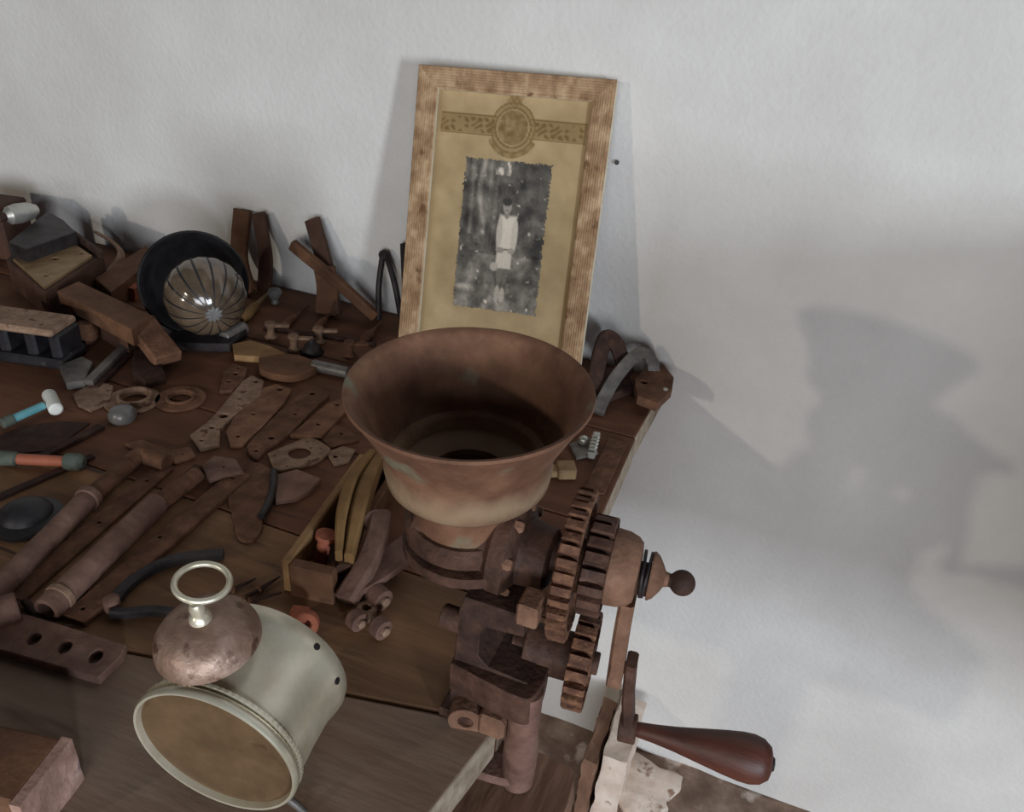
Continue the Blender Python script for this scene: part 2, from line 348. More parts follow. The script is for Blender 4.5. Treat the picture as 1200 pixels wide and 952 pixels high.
def attr_mat(name, rough=.85):
    m_ = bpy.data.materials.new(name); m_.use_nodes = True; nt = m_.node_tree
    a = nt.nodes.new('ShaderNodeAttribute'); a.attribute_name = 'print'
    b = nt.nodes['Principled BSDF']; b.inputs['Roughness'].default_value = rough; b.inputs['Specular IOR Level'].default_value = .25
    nt.links.new(a.outputs['Color'], b.inputs['Base Color']); MATS[name] = m_
attr_mat('printed_card'); attr_mat('photo_paper', .6)
def fbm(x, y, s, o=4, seed=0):
    v, a = 0, .5
    for i in range(o):
        v += a*noise.noise(Vector((x*s, y*s, seed+i*7.3))); s *= 2; a *= .55
    return v
def mixc(a, b, t): t = max(0, min(1, t)); return tuple(a[i]*(1-t)+b[i]*t for i in range(3))
def sst(e0, e1, x): t = max(0, min(1, (x-e0)/(e1-e0))); return t*t*(3-2*t)
def print_grid(name, u0, u1, v0, v1, nu, nv, fn, mt, n_off, th, parent, keep=None):
    V, F, C_ = [], [], []
    for j in range(nv+1):
        for i in range(nu+1):
            u = u0+(u1-u0)*i/nu; v = v0+(v1-v0)*j/nv
            V.append(fp(u, v, n_off)); C_.append(fn(u, v))
    for j in range(nv):
        for i in range(nu):
            u = u0+(u1-u0)*(i+.5)/nu; v = v0+(v1-v0)*(j+.5)/nv
            if keep is None or keep(u, v): a = j*(nu+1)+i; F.append((a, a+1, a+nu+2, a+nu+1))
    c = fp((u0+u1)/2, (v0+v1)/2, n_off)
    me = bpy.data.meshes.new(name); me.from_pydata([q-c for q in V], [], F)
    at = me.color_attributes.new('print', 'FLOAT_COLOR', 'POINT')
    at.data.foreach_set('color', [q for cc in C_ for q in (*lin(cc), 1)])
    me.materials.append(MATS[mt]); o = bpy.data.objects.new(name, me); COL.objects.link(o); o.parent = parent; o.location = c-parent.location
    so = o.modifiers.new('card', 'SOLIDIFY'); so.thickness = th; so.offset = 0
    return o
EU, EV = .1155, .0590
def card(u, v):
    base = mixc((158, 134, 98), (182, 158, 120), .5+1.2*fbm(u, v, 30, 4, 2))
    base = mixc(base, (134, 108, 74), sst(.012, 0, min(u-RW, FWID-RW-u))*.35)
    ink = (112, 88, 52); du, dv = u-EU, v-EV; rr = math.hypot(du, dv*.94)
    t = 0
    if .0290 < u < .2010 and abs(dv) < .0115 and rr > .022:           # scroll band
        t = .35
        if abs(abs(dv)-.0105) < .0012: t = .8
        s = math.sin(u*420+2.2*math.sin(dv*300))*math.sin(dv*520+1.5*math.cos(u*330))
        if abs(dv) < .0088: t = max(t, .45+.5*sst(-.1, .5, s))
    if rr < .0265:                                                  # rings of the medallion
        t = max(t, .8 if rr > .0248 else .35 if rr > .0215 else .0)
        if .0195 < rr < .0215: t = .85
        if rr < .0178: t = .62+.9*fbm(u, v, 160, 3, 5)
        elif rr < .0195: t = .18
    a = math.atan2(dv, du)                                          # leaf crest above, wreath below
    if .0265 <= rr < .0315 and (a > .5 and a < 2.64): t = max(t, .55+.15*math.sin(a*14))
    if abs(du) < .012 and -.041 < dv < -.024: t = max(t, .55*sst(.012, .004, abs(du)+.35*abs(dv+.03))+.25*math.sin(du*900)*math.sin(dv*700))
    return mixc(base, ink, t)
def ph_keep(u, v):
    e = .0022*(noise.noise(Vector((u*420, v*420, 1)))+.6*noise.noise(Vector((u*150, v*150, 4))))
    return .0640+e < u < .1660-e and .0960+e < v < .2690-e
def photo(u, v):
    x, y = (u-.0640)/.1020, (v-.096)/.173                           # 0..1 across and down
    g_ = 84+95*fbm(x, y*1.7, 5, 5, 11)
    if y < .55: g_ += 24*sst(.1, .5, fbm(x*3, y*.5, 4, 3, 21)+.2)*(1 if x < .42 else .4)
    if x < .3 and y < .5: g_ += 46*sst(.05, .0, abs(x-.24+.05*math.sin(y*9)))+40*sst(.05, 0, abs(x-.10-.04*y))
    if y > .62: g_ += 22+60*fbm(x, y, 7, 4, 31)
    if y > .80: g_ += 18*sst(.8, .95, y)+24*sst(.15, .4, fbm(x, y*2, 9, 3, 8))
    g_ += 95*sst(.30, .42, fbm(x, y*1.7, 14, 3, 41))*(1 if (y < .2 or x > .55 or y > .55) else .4)
    if y < .09 and .35 < x < .55: g_ += 90*sst(-.1, .2, fbm(x, y, 18, 3, 51))
    g_ += 50*sst(.04, 0, abs(y-.86))*sst(.35, .05, x)
    def ell(cx, cy, rx, ry): return math.hypot((x-cx)/rx, (y-cy)/ry)
    def put(c, d, soft=.18): 
        nonlocal g_
        t = sst(1+soft, 1-soft, d); g_ = g_*(1-t)+c*t
    put(96, ell(.555, .90, .035, .05)); put(88, ell(.515, .78, .045, .075)); put(92, ell(.575, .78, .045, .08))
    put(176, ell(.515, .885, .032, .065)); put(182, ell(.575, .90, .032, .065)); put(150, ell(.60, .95, .06, .016))
    put(118, ell(.52, .74, .036, .075)); put(112, ell(.585, .74, .036, .075))
    put(206, max(abs(x-.555)/(.085+.05*(y-.55)), abs(y-.635)/.072), .1)
    put(214, max(abs(x-.560+.02*(y-.4))/(.098), abs(y-.465)/.115), .14)
    put(126, max(abs(x-.56)/.09, abs(y-.578)/.006), .3)
    put(188, ell(.475, .47, .035, .11)); put(196, ell(.655, .48, .038, .115)); put(150, ell(.50, .585, .05, .02)); put(160, ell(.63, .585, .04, .02))
    put(180, ell(.45, .70, .05, .03))
    put(138, ell(.545, .345, .03, .03)); put(156, ell(.54, .295, .052, .046)); put(58, ell(.535, .262, .056, .026))
    put(112, ell(.522, .293, .008, .007)); put(112, ell(.556, .293, .008, .007)); put(118, ell(.539, .318, .018, .006))
    g_ += 20*fbm(x, y*1.7, 40, 2, 61)
    g_ = max(30, min(222, g_))
    return (g_*1.0, g_*.94, g_*.86)
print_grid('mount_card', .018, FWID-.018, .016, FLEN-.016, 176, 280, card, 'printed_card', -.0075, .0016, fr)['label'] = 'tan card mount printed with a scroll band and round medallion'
print_grid('photo_print', .0600, .170, .092, .273, 100, 168, photo, 'photo_paper', -.0062, .0008, fr, ph_keep)['label'] = 'faded black and white photo of a standing figure in white shirt and shorts'
mesh_ob('backing_board', [box(fp(FWID/2, FLEN/2, -.0125), FH, FL, FN, FWID-.01, FLEN-.01, .006)], 'old_wood', fr)

nl = Q(722, 190, -.003)
tag(mesh_ob('wall_nail', [lathe([(.0016, 0), (.0016, .004), (.0028, .0045), (.0026, .006), (0, .0063)], Vector((nl.x, 0, nl.z)), (.3, -1, 0), 10)], 'steel_dark'), 'tiny dark nail stuck in the wall beside the picture frame', 'nail')
# ================================================================ GRAIN MILL
AX, AY, AZ = -.157, -.54, .128
mill = empty('grain_mill', (AX, AY, 0), 'rusty cast iron hand grain mill with flared hopper, gears and wooden crank handle', 'grain mill')
TILT = R(3.0)
ha = Vector((-.012, -math.sin(TILT), math.cos(TILT)))
ho = Vector((AX-.003, AY+.004, .128))
hop = lathe([(.036, 0), (.0365, .036), (.040, .041), (.050, .0425), (.0538, .047), (.0552, .056), (.0546, .0655), (.0555, .070), (.0610, .0815), (.0685, .0965), (.0752, .1085), (.0775, .1115), (.0770, .1135), (.0745, .113),
             (.072, .110), (.0655, .0965), (.0580, .0815), (.0525, .070), (.0505, .062), (.047, .0605), (.0455, .059), (.0445, .050), (.030, .047), (.026, .046), (.025, .02), (.0, .018)], ho, ha, 72)
mesh_ob('hopper', [hop], 'hopper_iron', mill, 50)
mesh_ob('hopper_neck_ring', [lathe([(.038, .000), (.043, .003), (.043, .012), (.039, .016), (.035, .016), (.035, 0)], ho-Vector((0, 0, .004)), ha, 48)], 'cast_iron', mill)
# body: grinding barrel with flanges
body = lathe([(.022, -.034), (.028, -.032), (.031, -.026), (.031, .022), (.036, .026), (.037, .036), (.033, .040), (.024, .042), (.021, .060), (.018, .062)], (AX, AY, AZ-.004), (1, 0, 0), 48)
mesh_ob('barrel', [body], 'cast_iron', mill)
mesh_ob('throat_flange', [flat(circle((AX, AY-.002), .0435, 40), [], .008, .116)], 'cast_iron', mill)
for k in range(8):
    a = 2*math.pi*(k+.5)/8; c = Vector((AX+.039, AY+.0325*math.cos(a), AZ-.004+.0325*math.sin(a)))
    mesh_ob('flange_bolt', [lathe([(.0042, -.004), (.0042, .002), (.003, .0035), (0, .0036)], c, (1, 0, 0), 6)], 'cast_light', mill)
mesh_ob('side_lug', [box((-.0950, -.584, .121), (1, 0, 0), (0, 1, 0), (0, 0, 1), .014, .020, .017, .0015)], 'cast_light', mill)
# cradle: cast web with a window, standing on the boards
def web(xz, hole, y0, y1):
    v, f = flat(xz, hole, y1-y0, 0)
    return [Vector((q.x, y0+q.z, q.y)) for q in v], f
mesh_ob('cradle_web', [web([(-.146, .004), (-.144, .050), (-.142, .100), (-.139, .112), (-.100, .112), (-.098, .096), (-.124, .093), (-.128, .084), (-.128, .064), (-.120, .056), (-.092, .054), (-.092, .030), (-.104, .004)], [], -.586, -.550)], 'rust_dark', mill)
mesh_ob('side_lever', [cyl((-.155, -.583, .088), (-.141, -.583, .088), .0082, .0082, 16)], 'cast_iron', mill)
mesh_ob('base_plate', [flat(smooth([Vector(q) for q in [(-.144, -.590), (-.098, -.597), (-.084, -.592), (-.084, -.562), (-.094, -.540), (-.125, -.540), (-.146, -.550), (-.144, -.590)]], 4)[:-1], [], .026, .028)], 'cast_iron', mill)
mesh_ob('foot_plate', [flat([(-.150, -.592), (-.110, -.594), (-.110, -.538), (-.150, -.540)], [], .008, .0008)], 'cast_iron', mill)
# foot lug with bolt hole lying on the boards
fl = P(548, 838, .012)
mesh_ob('foot_lug', [ring(fl+Vector((.0, -.004, -.004)), (-.25, 1, 0), .0125, .0055, .018, 24), wbox(fl.x+.008, fl.x+.028, fl.y-.004, fl.y+.016, .001, .020, .003)], 'cast_light', mill)
# clamp column beside the bench end, with its lower jaw
mesh_ob('clamp_column', [lathe([(.012, 0), (.0125, .03), (.011, .06), (.0110, .100)], (-.0905, -.583, -.0495), (0, -.03, 1), 24)], 'rust_mauve', mill)
mesh_ob('clamp_jaw', [sweep(smooth([(-.0915, -.583, -.038), (-.100, -.585, -.043), (-.135, -.588, -.0435)], 5), .022, .008)], 'rust_mauve', mill)
# shafts and gears, the axle turned a few degrees off the wall line
XF = Matrix.Translation((-.09, AY, 0)) @ Matrix.Rotation(R(5.0), 4, 'Z') @ Matrix.Translation((.09, -AY, 0))
mesh_ob('main_shaft', [cyl((-.100, AY, AZ), (-.03, AY, AZ), .011, .011)], 'cast_iron', mill)
def gear(name, c, Rg, nt, x0, x1, hub, web=.6, depth=.0042, mt='gear_iron', ph=0):
    n = nt*4; prof_r = []
    for k in range(nt):
        prof_r += [(Rg-depth, -.40), (Rg, -.30), (Rg, .30), (Rg-depth, .40)]
    def loop(x, rf): 
        out = []
        for k in range(n):
            t, o_ = k//4, k % 4; r_, da = prof_r[k]; a = 2*math.pi*(t+da*.92+ph)/nt
            r2 = rf(r_, k); out.append(Vector((x, c.y+r2*math.cos(a), c.z+r2*math.sin(a))))
        return out
    wj = [1+.03*random.uniform(-1, 1) for _ in range(n)]
    e = .0009
    rims = [(x0+e*2, lambda r_, k: hub), (x0, lambda r_, k: hub), (x0+(x1-x0)*.3, lambda r_, k: hub) , (x0+(x1-x0)*.3, lambda r_, k: Rg*web+.004), (x0, lambda r_, k: Rg*web+.006),
            (x0, lambda r_, k: (r_-e)), (x0+e, lambda r_, k: r_*wj[k]), (x1-e, lambda r_, k: r_*wj[k]), (x1, lambda r_, k: r_-e),
            (x1, lambda r_, k: Rg*web+.006), (x1-(x1-x0)*.3, lambda r_, k: Rg*web+.004), (x1-(x1-x0)*.3, lambda r_, k: hub), (x1, lambda r_, k: hub), (x1, lambda r_, k: .001)]
    rims = rims[1:]
    V, F = [], []
    for x, rf in rims: V += loop(x, rf)
    for i in range(len(rims)-1):
        for k in range(n): F.append((i*n+k, i*n+(k+1) % n, (i+1)*n+(k+1) % n, (i+1)*n+k))
    F.append(tuple(range(n))); F.append(tuple((len(rims)-1)*n+k for k in range(n)))
    return mesh_ob(name, [(V, F)], mt, mill, 30)
gear('gear', Vector((0, AY, .126)), .0500, 36, -.0885, -.0755, .018, web=.74)
gear('gear', Vector((0, AY, .130)), .0335, 19, -.0735, -.0580, .016, web=.70, depth=.005, mt='cast_iron')
gear('gear', Vector((0, AY-.010, .052)), .0345, 20, -.0720, -.0575, .012, web=.70, depth=.005, ph=.5)
mesh_ob('layshaft_bearing', [cyl((-.105, AY-.010, .052), (-.0715, AY-.010, .052), .017, .017, 28)], 'cast_iron', mill)
mesh_ob('layshaft', [cyl((-.115, AY-.010, .052), (-.0530, AY-.010, .052), .008, .008, 20)], 'cast_iron', mill)
KZ = .132
mesh_ob('drive_hub', [lathe([(.0245, 0), (.0255, .0015), (.0248, .010), (.0228, .016), (.0195, .0195), (.012, .0205)], (-.0590, AY, KZ), (1, 0, 0), 40)], 'cast_light', mill)
mesh_ob('spring_washer', [ring((-.0375, AY, KZ), (1, .03, .04), .0158, .010, .0022, 32), ring((-.0345, AY, KZ), (1, -.03, -.04), .0155, .010, .0020, 32)], 'steel_dark', mill)
mesh_ob('lock_cone', [lathe([(.0158, 0), (.0160, .0012), (.0140, .004), (.0090, .0075), (.0052, .0095), (.0046, .012)], (-.0318, AY, KZ), (1, 0, 0), 32)], 'cast_light', mill)
mesh_ob('knob', [lathe([(.0044, 0), (.0044, .003)]+[(.0084*math.sin(t), .0105-.0084*math.cos(t)) for t in [R(35+145*k/10) for k in range(10)]]+[(0, .0189)], (-.0215, AY, KZ), (1, 0, .04), 28)], 'rust_dark', mill)
mesh_ob('crank_arm', [sweep(smooth([(-.0425, AY-.004, .112), (-.0420, AY-.008, .085), (-.0410, AY-.010, .060), (-.0405, AY-.011, .047)], 6), .020, .0105, up=(1, 0, 0)), cyl((-.0455, AY-.011, .049), (-.0352, AY-.011, .049), .0102, .0102, 20)], 'cast_light', mill)
c0 = Vector((-.0315, AY-.011, .060)); c1 = Vector((-.0245, AY-.012, .003))
mesh_ob('crank_link', [sweep([c0+Vector((0, 0, .006)), c0, (c0+c1)/2+Vector((-.001, 0, 0)), c1], .015, .0078, up=(1, 0, 0)), cyl(c1+Vector((-.0062, 0, -.004)), c1+Vector((.0062, 0, -.003)), .0105, .0105, 20)], 'cast_iron', mill)
h1 = XF @ Vector((-.0190, AY-.012, .0005)); XF = None; h2 = Q(905, 896, AY-.004); hd = h2-h1; hl = hd.length
hp = [(.0048, 0), (.0053, .03), (.0062, .14), (.0082, .30), (.0112, .48), (.0142, .66), (.0158, .78), (.0160, .86), (.0145, .93), (.0105, .985), (.006, 1.0)]
hnd = mesh_ob('handle', [lathe([(r_*1.02, t*hl) for r_, t in hp], h1, hd, 36)], 'handle_wood', mill, 60)
hnd['label'] = 'dark red-brown turned wooden handle'
mesh_ob('handle_pin', [lathe([(.0048, 0), (.0052, .001), (.0052, .004), (.004, .0055), (0, .006)], h2-hd*(.004/hl), hd, 20)], 'steel_dark', mill)

# ================================================================ ALARM CLOCK CASE
cx, cy, cR, ca, cb, cL = -.241, -.711, .052, .098, -.056, .069
cn = Vector((math.sin(ca)*math.cos(cb), -math.cos(ca)*math.cos(cb), math.sin(cb)))
cc = Vector((cx, cy, cR*math.cos(cb)+.0055)); back = cc-cn*cL
clock = empty('alarm_clock', (cx-cn.x*cL/2, cy-cn.y*cL/2, 0), 'tarnished nickel alarm clock case with dome bell and carrying ring, dial missing', 'alarm clock')
F_ = -cn                                      # from face to back
mesh_ob('case', [lathe([(.0488, .0066), (.0496, .0050), (.0500, .012), (.0493, .030), (.0497, .052), (.0515, .058), (.0525, .064), (.0515, .0685), (.047, .0700), (.030, .0705), (0, .0706)], cc, F_, 72, closed=False)], 'nickel', clock, 40)
mesh_ob('bezel', [lathe([(.0475, .006), (.0510, .0055), (.0528, .003), (.0530, .000), (.0520, -.0018), (.0505, -.0016), (.0498, .0015), (.0490, .006)], cc, F_, 72, closed=False)], 'nickel', clock, 60)
# knurled bead behind the bezel
kv = lathe([(.0505, .0062), (.0522, .0068), (.0522, .0086), (.0503, .0094)], cc, F_, 240, flute=.007, nfl=80, closed=False)
mesh_ob('knurled_bead', [kv], 'nickel', clock, 60)
mesh_ob('dial_plate', [lathe([(.0500, .0022), (.030, .0026), (.0025, .003), (.0, .003)], cc, F_, 56, closed=False)], 'dial', clock, 60)
bt = (cc+F_*.026)+Vector((0, 0, .0545)); bc = P(243, 745, .132)
bn = Vector((-.06, -.10, 1)).normalized()
bc = P(243, 747, .122)
bell = mesh_ob('bell', [lathe([(.0290, -.004), (.0300, -.0035), (.0298, .000), (.0283, .005), (.0250, .0095), (.020, .0130), (.012, .0152), (.004, .016), (0, .016)], bc, bn, 56)], 'nickel_rust', clock, 60)
mesh_ob('bell_post', [cyl(bt-Vector((0, 0, .005)), bc+bn*.012, .004, .004)], 'nickel', clock)
mesh_ob('stem', [lathe([(.0065, 0), (.006, .003), (.0042, .005), (.0045, .010), (.0032, .013), (0, .0135)], bc+bn*.0155, bn, 20)], 'nickel', bell)
rc = bc+bn*.0265+Vector((-.006, .013, .004)); rx = Vector((1, .15, -.1)).normalized(); ry = Vector((-.1, .97, .10)).normalized()
mesh_ob('carrying_ring', [sweep([rc+rx*(.0150*math.cos(t))+ry*(.0135*math.sin(t)) for t in [2*math.pi*k/48 for k in range(48)]], .0019, closed=True)], 'nickel', bell, 60)
for (px, py) in ((344, 934), (215, 902)):
    a = cc+F_*.014+Vector((.034 if px > 300 else -.034, 0, -.041)); e = Vector((a.x+(.013 if px > 300 else -.010), a.y+.004, .0024))
    mesh_ob('foot', [sweep(smooth([a, (a+e)/2+Vector((0, 0, .001)), e], 5), .0024)], 'steel_grey', clock, 60)
for s_, zz in ((.035, .034), (.051, .012)):
    c = back-F_*.006+Vector((s_, 0, zz)); nr = (c-(back-F_*.006)); nr.y = 0; nr.normalize()
    q = back-F_*.006+nr*.0521
    mesh_ob('screw_hole', [lathe([(.0022, -.0008), (.0022, .0004), (0, .0005)], q, nr, 12)], 'steel_dark', clock)

# ================================================================ THINGS LAID OUT ON THE BENCH
G1 = 'flat rusty lock plates laid out in a row'
def px_r(px, py, n, z=0): return (P(px+n, py, z)-P(px, py, z)).length      # n photo pixels as metres at that place
# --- flat lock plates with holes
slab('keyhole_plate', [(224, 509), (242, 496), (255, 483), (284, 447), (295, 440), (308, 446), (305, 463), (284, 478), (264, 494), (257, 505), (256, 520), (235, 525)], 'rust_pale', 0.0055,
     'pale keyhole plate with notched foot, lightest of the lock plates', 'lock plate', [(262, 487, .0058), (248, 501, .0034), (281, 467, .0028), (300, 447, .0036), (236, 516, .0026)], group=G1)
slab('hinge_leaf', [(258, 458), (262, 436), (273, 426), (289, 431), (286, 443), (272, 457)], 'rust', .005, 'short dark hinge leaf with three holes beside the round flange', 'hinge', [(276, 438, 0.0042), (268, 447, 0.0034), (279, 431, 0.0029)])
slab('lock_plate', [(266, 505), (275, 489), (306, 456), (323, 450), (341, 456), (332, 472), (306, 500), (284, 520), (271, 522)], 'rust_red', .005, 'reddish lock plate next to the pale keyhole plate', 'lock plate', [(328, 456, 0.0044), (297, 485, 0.0029), (279, 511, 0.0031)], group=G1)
slab('lock_plate', [(290, 522), (297, 513), (332, 478), (359, 456), (376, 455), (385, 463), (368, 478), (337, 509), (310, 527), (301, 536), (293, 531)], 'rust', .005, 'long lock plate with a slot near its rounded foot', 'lock plate', [(366, 461, 0.0042), (318, 513, 0.0039), (346, 485, 0.0029), (300, 528, 0.0029)], group=G1)
slab('lock_plate', [(341, 509), (385, 472), (398, 467), (406, 478), (398, 489), (376, 511), (359, 511)], 'rust_red', .005, 'short reddish lock plate above the oval flange', 'lock plate', [(395, 474, 0.0034), (373, 497, 0.0031)], group=G1)
slab('oval_flange', [(315, 531), (341, 520), (363, 513), (385, 524), (383, 531), (368, 542), (337, 549), (323, 549)], 'rust_pale', .004, 'grey-brown oval flange with one large round hole', 'flange', [(351, 530, .0125), (322, 534, .0018), (336, 546, .0018), (376, 525, .0018), (360, 517, .0018)], curve=True)
slab('corner_plate', [(379, 515), (393, 497), (411, 505), (420, 516), (398, 520), (386, 524)], 'rust', .003, 'small bent corner plate with one hole beside the hopper', 'plate', [(400, 508, .0026)])
slab('washer_plate', [(383, 530), (402, 523), (416, 527), (408, 541), (392, 545)], 'rust_pale', .0025, 'small plate with a slotted hole beside the wooden trough', 'plate', [(393, 535, .0032)])
# --- rings
def flange(px, py, ro, ri, h, label, mt, off=(0, 0)):
    c = P(px, py, h); o = Vector((c.x, c.y, 0)); e = empty('ring_flange', o, label, 'flange')
    mesh_ob('plate', [flat(circle(o, ro, 36), [circle((o.x+off[0], o.y+off[1]), ri, 28)]+[circle((o.x+ro*.8*math.cos(a), o.y+ro*.8*math.sin(a)), .0017, 8) for a in (.6, 2.7, 4.8)], .0032, 0)], mt, e)
    mesh_ob('raised_lip', [ring(Vector((o.x+off[0], o.y+off[1], .0028)), (0, 0, 1), ri+.0035, ri+.0002, h-.0028, 32)], mt, e)
flange(154, 462, .0285, .0150, .010, 'pale round flange with raised lip and wide bore', 'rust_pale', (.003, .001))
flange(211, 464, .0265, .0128, .006, 'brown round flange with low lip beside the pale flange', 'rust_red')
c = P(143, 484, .008); c.z = 0
tag(mesh_ob('glass_stopper', [lathe([(.013, 0), (.0145, .003), (.014, .009), (.011, .013), (.006, .0145), (0, .015)], c, (0, 0, 1), 22)], 'grey_cap'), 'round grey glass stopper in front of the pale round flange', 'stopper')
# --- razor and screwdriver
a, b = P(2, 497, .008), P(52, 475, .010)
rz = empty('safety_razor', Vector((a.x, a.y, 0)), 'turquoise handled razor with a white head', 'razor')
mesh_ob('handle', [cyl(a+(b-a)*.24, b, .0046, .0044, 14)], 'teal_plastic', rz)
mesh_ob('pommel', [cyl(a, a+(b-a)*.26, .0056, .0062, 14)], 'green_grey', rz)
h0_, h1_ = P(57, 462, .010), P(66, 481, .010)
mesh_ob('head', [cyl(h0_, h1_, .0072, .0072, 14, .002)], 'white_plastic', rz)
a, b = P(20, 538, .008), P(78, 541, .008)
sd = empty('screwdriver', Vector((a.x, a.y, 0)), 'orange handled tool with greenish ends lying on the bench', 'tool')
mesh_ob('handle', [cyl(a, b, .0056, .0054, 16, .002)], 'orange_plastic', sd)
mesh_ob('pommel', [cyl(a-(b-a)*.40, a+(b-a)*.02, .0075, .007, 14, .002)], 'green_grey', sd)
mesh_ob('ferrule', [lathe([(.0078, 0), (.009, .004), (.0085, .014), (.005, .018)], b-(b-a)*.02, b-a, 14)], 'green_grey', sd)
c = P(31, 603, .008); c.z = 0
kn = empty('black_knob', c, 'round black domed knob between the orange tool and the pipes', 'knob')
mesh_ob('flange', [lathe([(.0285, 0), (.0295, .002), (.029, .006), (.022, .009)], c, (0, 0, 1), 36)], 'black_iron', kn)
mesh_ob('dome', [lathe([(.022, .0085), (.0195, .014), (.013, .018), (.006, .020), (0, .0203)], c, (0, 0, 1), 36)], 'black_iron', kn)
# --- pipes and bars on the left
a, b, c2, d2 = P(-22, 712, .010), P(104, 584, .010), P(166, 531, .010), P(196, 543, .009)
pp = empty('bent_pipe', Vector((a.x, a.y, 0)), 'long rusty pipe with a collar and hooked far end', 'pipe')
mesh_ob('tube', [cyl(a, b, .0098, .0098, 20)], 'rust_mauve', pp)
mesh_ob('collar', [cyl(b-(b-a).normalized()*.004, b+(b-a).normalized()*.004, .0118, .0118, 20)], 'rust_mauve', pp)
mesh_ob('hook', [sweep(smooth([b, (b+c2)/2, c2-(c2-b)*.08, c2+Vector((.006, -.002, 0)), d2], 6), .0085, n=14)], 'rust', pp)
a, b, e = P(54, 716, .011), P(184, 590, .011), P(232, 556, .011)
pp = empty('straight_pipe', Vector((a.x, a.y, 0)), 'thick pale rusty pipe with a narrower sleeve, open near end', 'pipe')
dd = (b-a).normalized()
mesh_ob('tube', [lathe([(.007, .010), (.007, 0), (.0105, 0), (.0108, .001), (.0108, (b-a).length), (.0095, (b-a).length+.001)], a, b-a, 22, closed=False)], 'rust_mauve', pp)
mesh_ob('end_collar', [ring(a+dd*.012, dd, .0120, .0105, .006, 24)], 'rust_pale', pp)
mesh_ob('sleeve', [cyl(b-dd*.01, e, .0085, .0080, 18)], 'rust', pp)
def strap(name, A, B, wd, th, mt, label, cat, holes=(), z=0.0, group=None):
    a, b = P(*A, z+th), P(*B, z+th); d = (b-a); d.z = 0; L = d.length; d.normalize(); s = Vector((-d.y, d.x, 0))
    out = [a-s*wd/2, b-s*wd/2, b+s*wd/2, a+s*wd/2]
    o = mesh_ob(name, [flat(out, [circle(P(*h, z+th), .0026, 10) for h in holes], th, z)], mt); return tag(o, label, cat, group)
strap('flat_bar', (14, 700), (192, 546), .019, .004, 'rust', 'flat reddish bar between the hooked pipe and the pale pipe', 'bar', [(116, 612), (172, 563)])
strap('flat_bar', (86, 724), (283, 553), .020, .006, 'rust', 'long flat bar with holes lying beside the pale pipe', 'bar', [(97, 713), (187, 629), (273, 560)])
strap('flat_bar', (118, 640), (232, 545), .007, .016, 'rust_dark', 'narrow dark bar on edge between pale pipe and long flat bar', 'bar')
strap('flat_bar', (-6, 583), (108, 533), .006, .004, 'rust_dark', 'thin dark bar under the orange handled tool', 'bar')
strap('flat_bar', (40, 537), (118, 498), .008, .005, 'rust_dark', 'thin dark bar behind the orange handled tool', 'bar')
slab('sheet_scrap', [(-6, 512), (30, 499), (70, 494), (104, 496), (62, 527), (-4, 534)], 'rust_dark', .002, 'dark thin sheet metal scrap below the turquoise razor', 'sheet metal')
slab('angle_plate', [(148, 520), (164, 515), (200, 527), (222, 524), (228, 534), (206, 541), (168, 530)], 'rust_red', .004, 'crooked reddish plate at the hooked end of the pipe', 'plate', [(214, 532, .0018)])
slab('angle_plate', [(236, 546), (252, 534), (275, 538), (284, 552), (262, 556), (246, 562)], 'rust_mauve', .0045, 'mauve rusty plate at the far end of the long flat bar', 'plate', [(262, 547, .002)], z=.0065)
# --- hinge strap with three holes
hp_ = empty('iron_strap', P(70, 760), 'thick rusty hinge strap with three holes and rounded knuckle', 'hinge')
mesh_ob('leaf', [flat([P(*q, .009) for q in [(-24, 712), (6, 716), (36, 722), (146, 756), (141, 768), (115, 793), (-30, 752)]], [circle(P(*q, .009), .0072, 14, .75, .4) for q in ((40, 748), (76, 758), (112, 769))], .008, .001)], 'rust_mauve', hp_)
k0, k1 = P(-20, 727, .013), P(22, 712, .013)
mesh_ob('knuckle', [cyl(k0, k1, .0125, .0125, 20)], 'rust_mauve', hp_)
mesh_ob('pin', [cyl(k0-(k1-k0)*.1, k1+(k1-k0)*.08, .005, .005, 12)], 'rust_dark', hp_)
tag(mesh_ob('bent_rod', [sweep(smooth([P(30, 706, .0035), P(44, 722, .0035), P(62, 734, .0035), P(84, 738, .0035)], 6), .0034)], 'rust_dark'), 'short curved dark rod touching the strap hinge', 'rod')
# --- tongs
tg = empty('tongs', P(160, 690), 'dark curved iron tongs lying open in front of the flat bars', 'tongs')
mesh_ob('arm', [sweep(smooth([P(131, 712, .006), P(146, 690, .006), P(175, 669, .006), P(212, 655, .006), P(262, 650, .006)], 7), .0088, .009)], 'steel_dark', tg)
mesh_ob('arm', [sweep(smooth([P(130, 718, .005), P(148, 719, .005), P(178, 716, .005), P(204, 719, .005)], 7), .0075, .008)], 'steel_dark', tg)
pv = P(133, 715); mesh_ob('pivot', [lathe([(.006, 0), (.0065, .002), (.0062, .012), (.004, .0135), (0, .0138)], pv, (0, 0, 1), 14)], 'rust_mauve', tg)
# --- axe head and sole
slab('worn_leather_piece', [(322, 557), (348, 550), (375, 561), (362, 575), (346, 583), (324, 586)], 'leather', .006, 'pinkish brown leather offcut with a pointed end beside the trough', 'leather')
slab('spade_blade', [(262, 566), (282, 546), (304, 543), (319, 556), (317, 584), (307, 603), (306, 620), (294, 633), (279, 628), (274, 605)], 'rust', .004, 'rounded rusty spade blade with a tapering neck', 'blade', curve=True)
tag(mesh_ob('curved_rod', [sweep(smooth([P(321, 552, .006), P(320, 572, .006), P(314, 592, .006), P(306, 606, .006)], 6), .0038)], 'steel_dark'), 'thin dark curved rod between the leather offcut and the spade blade', 'rod')
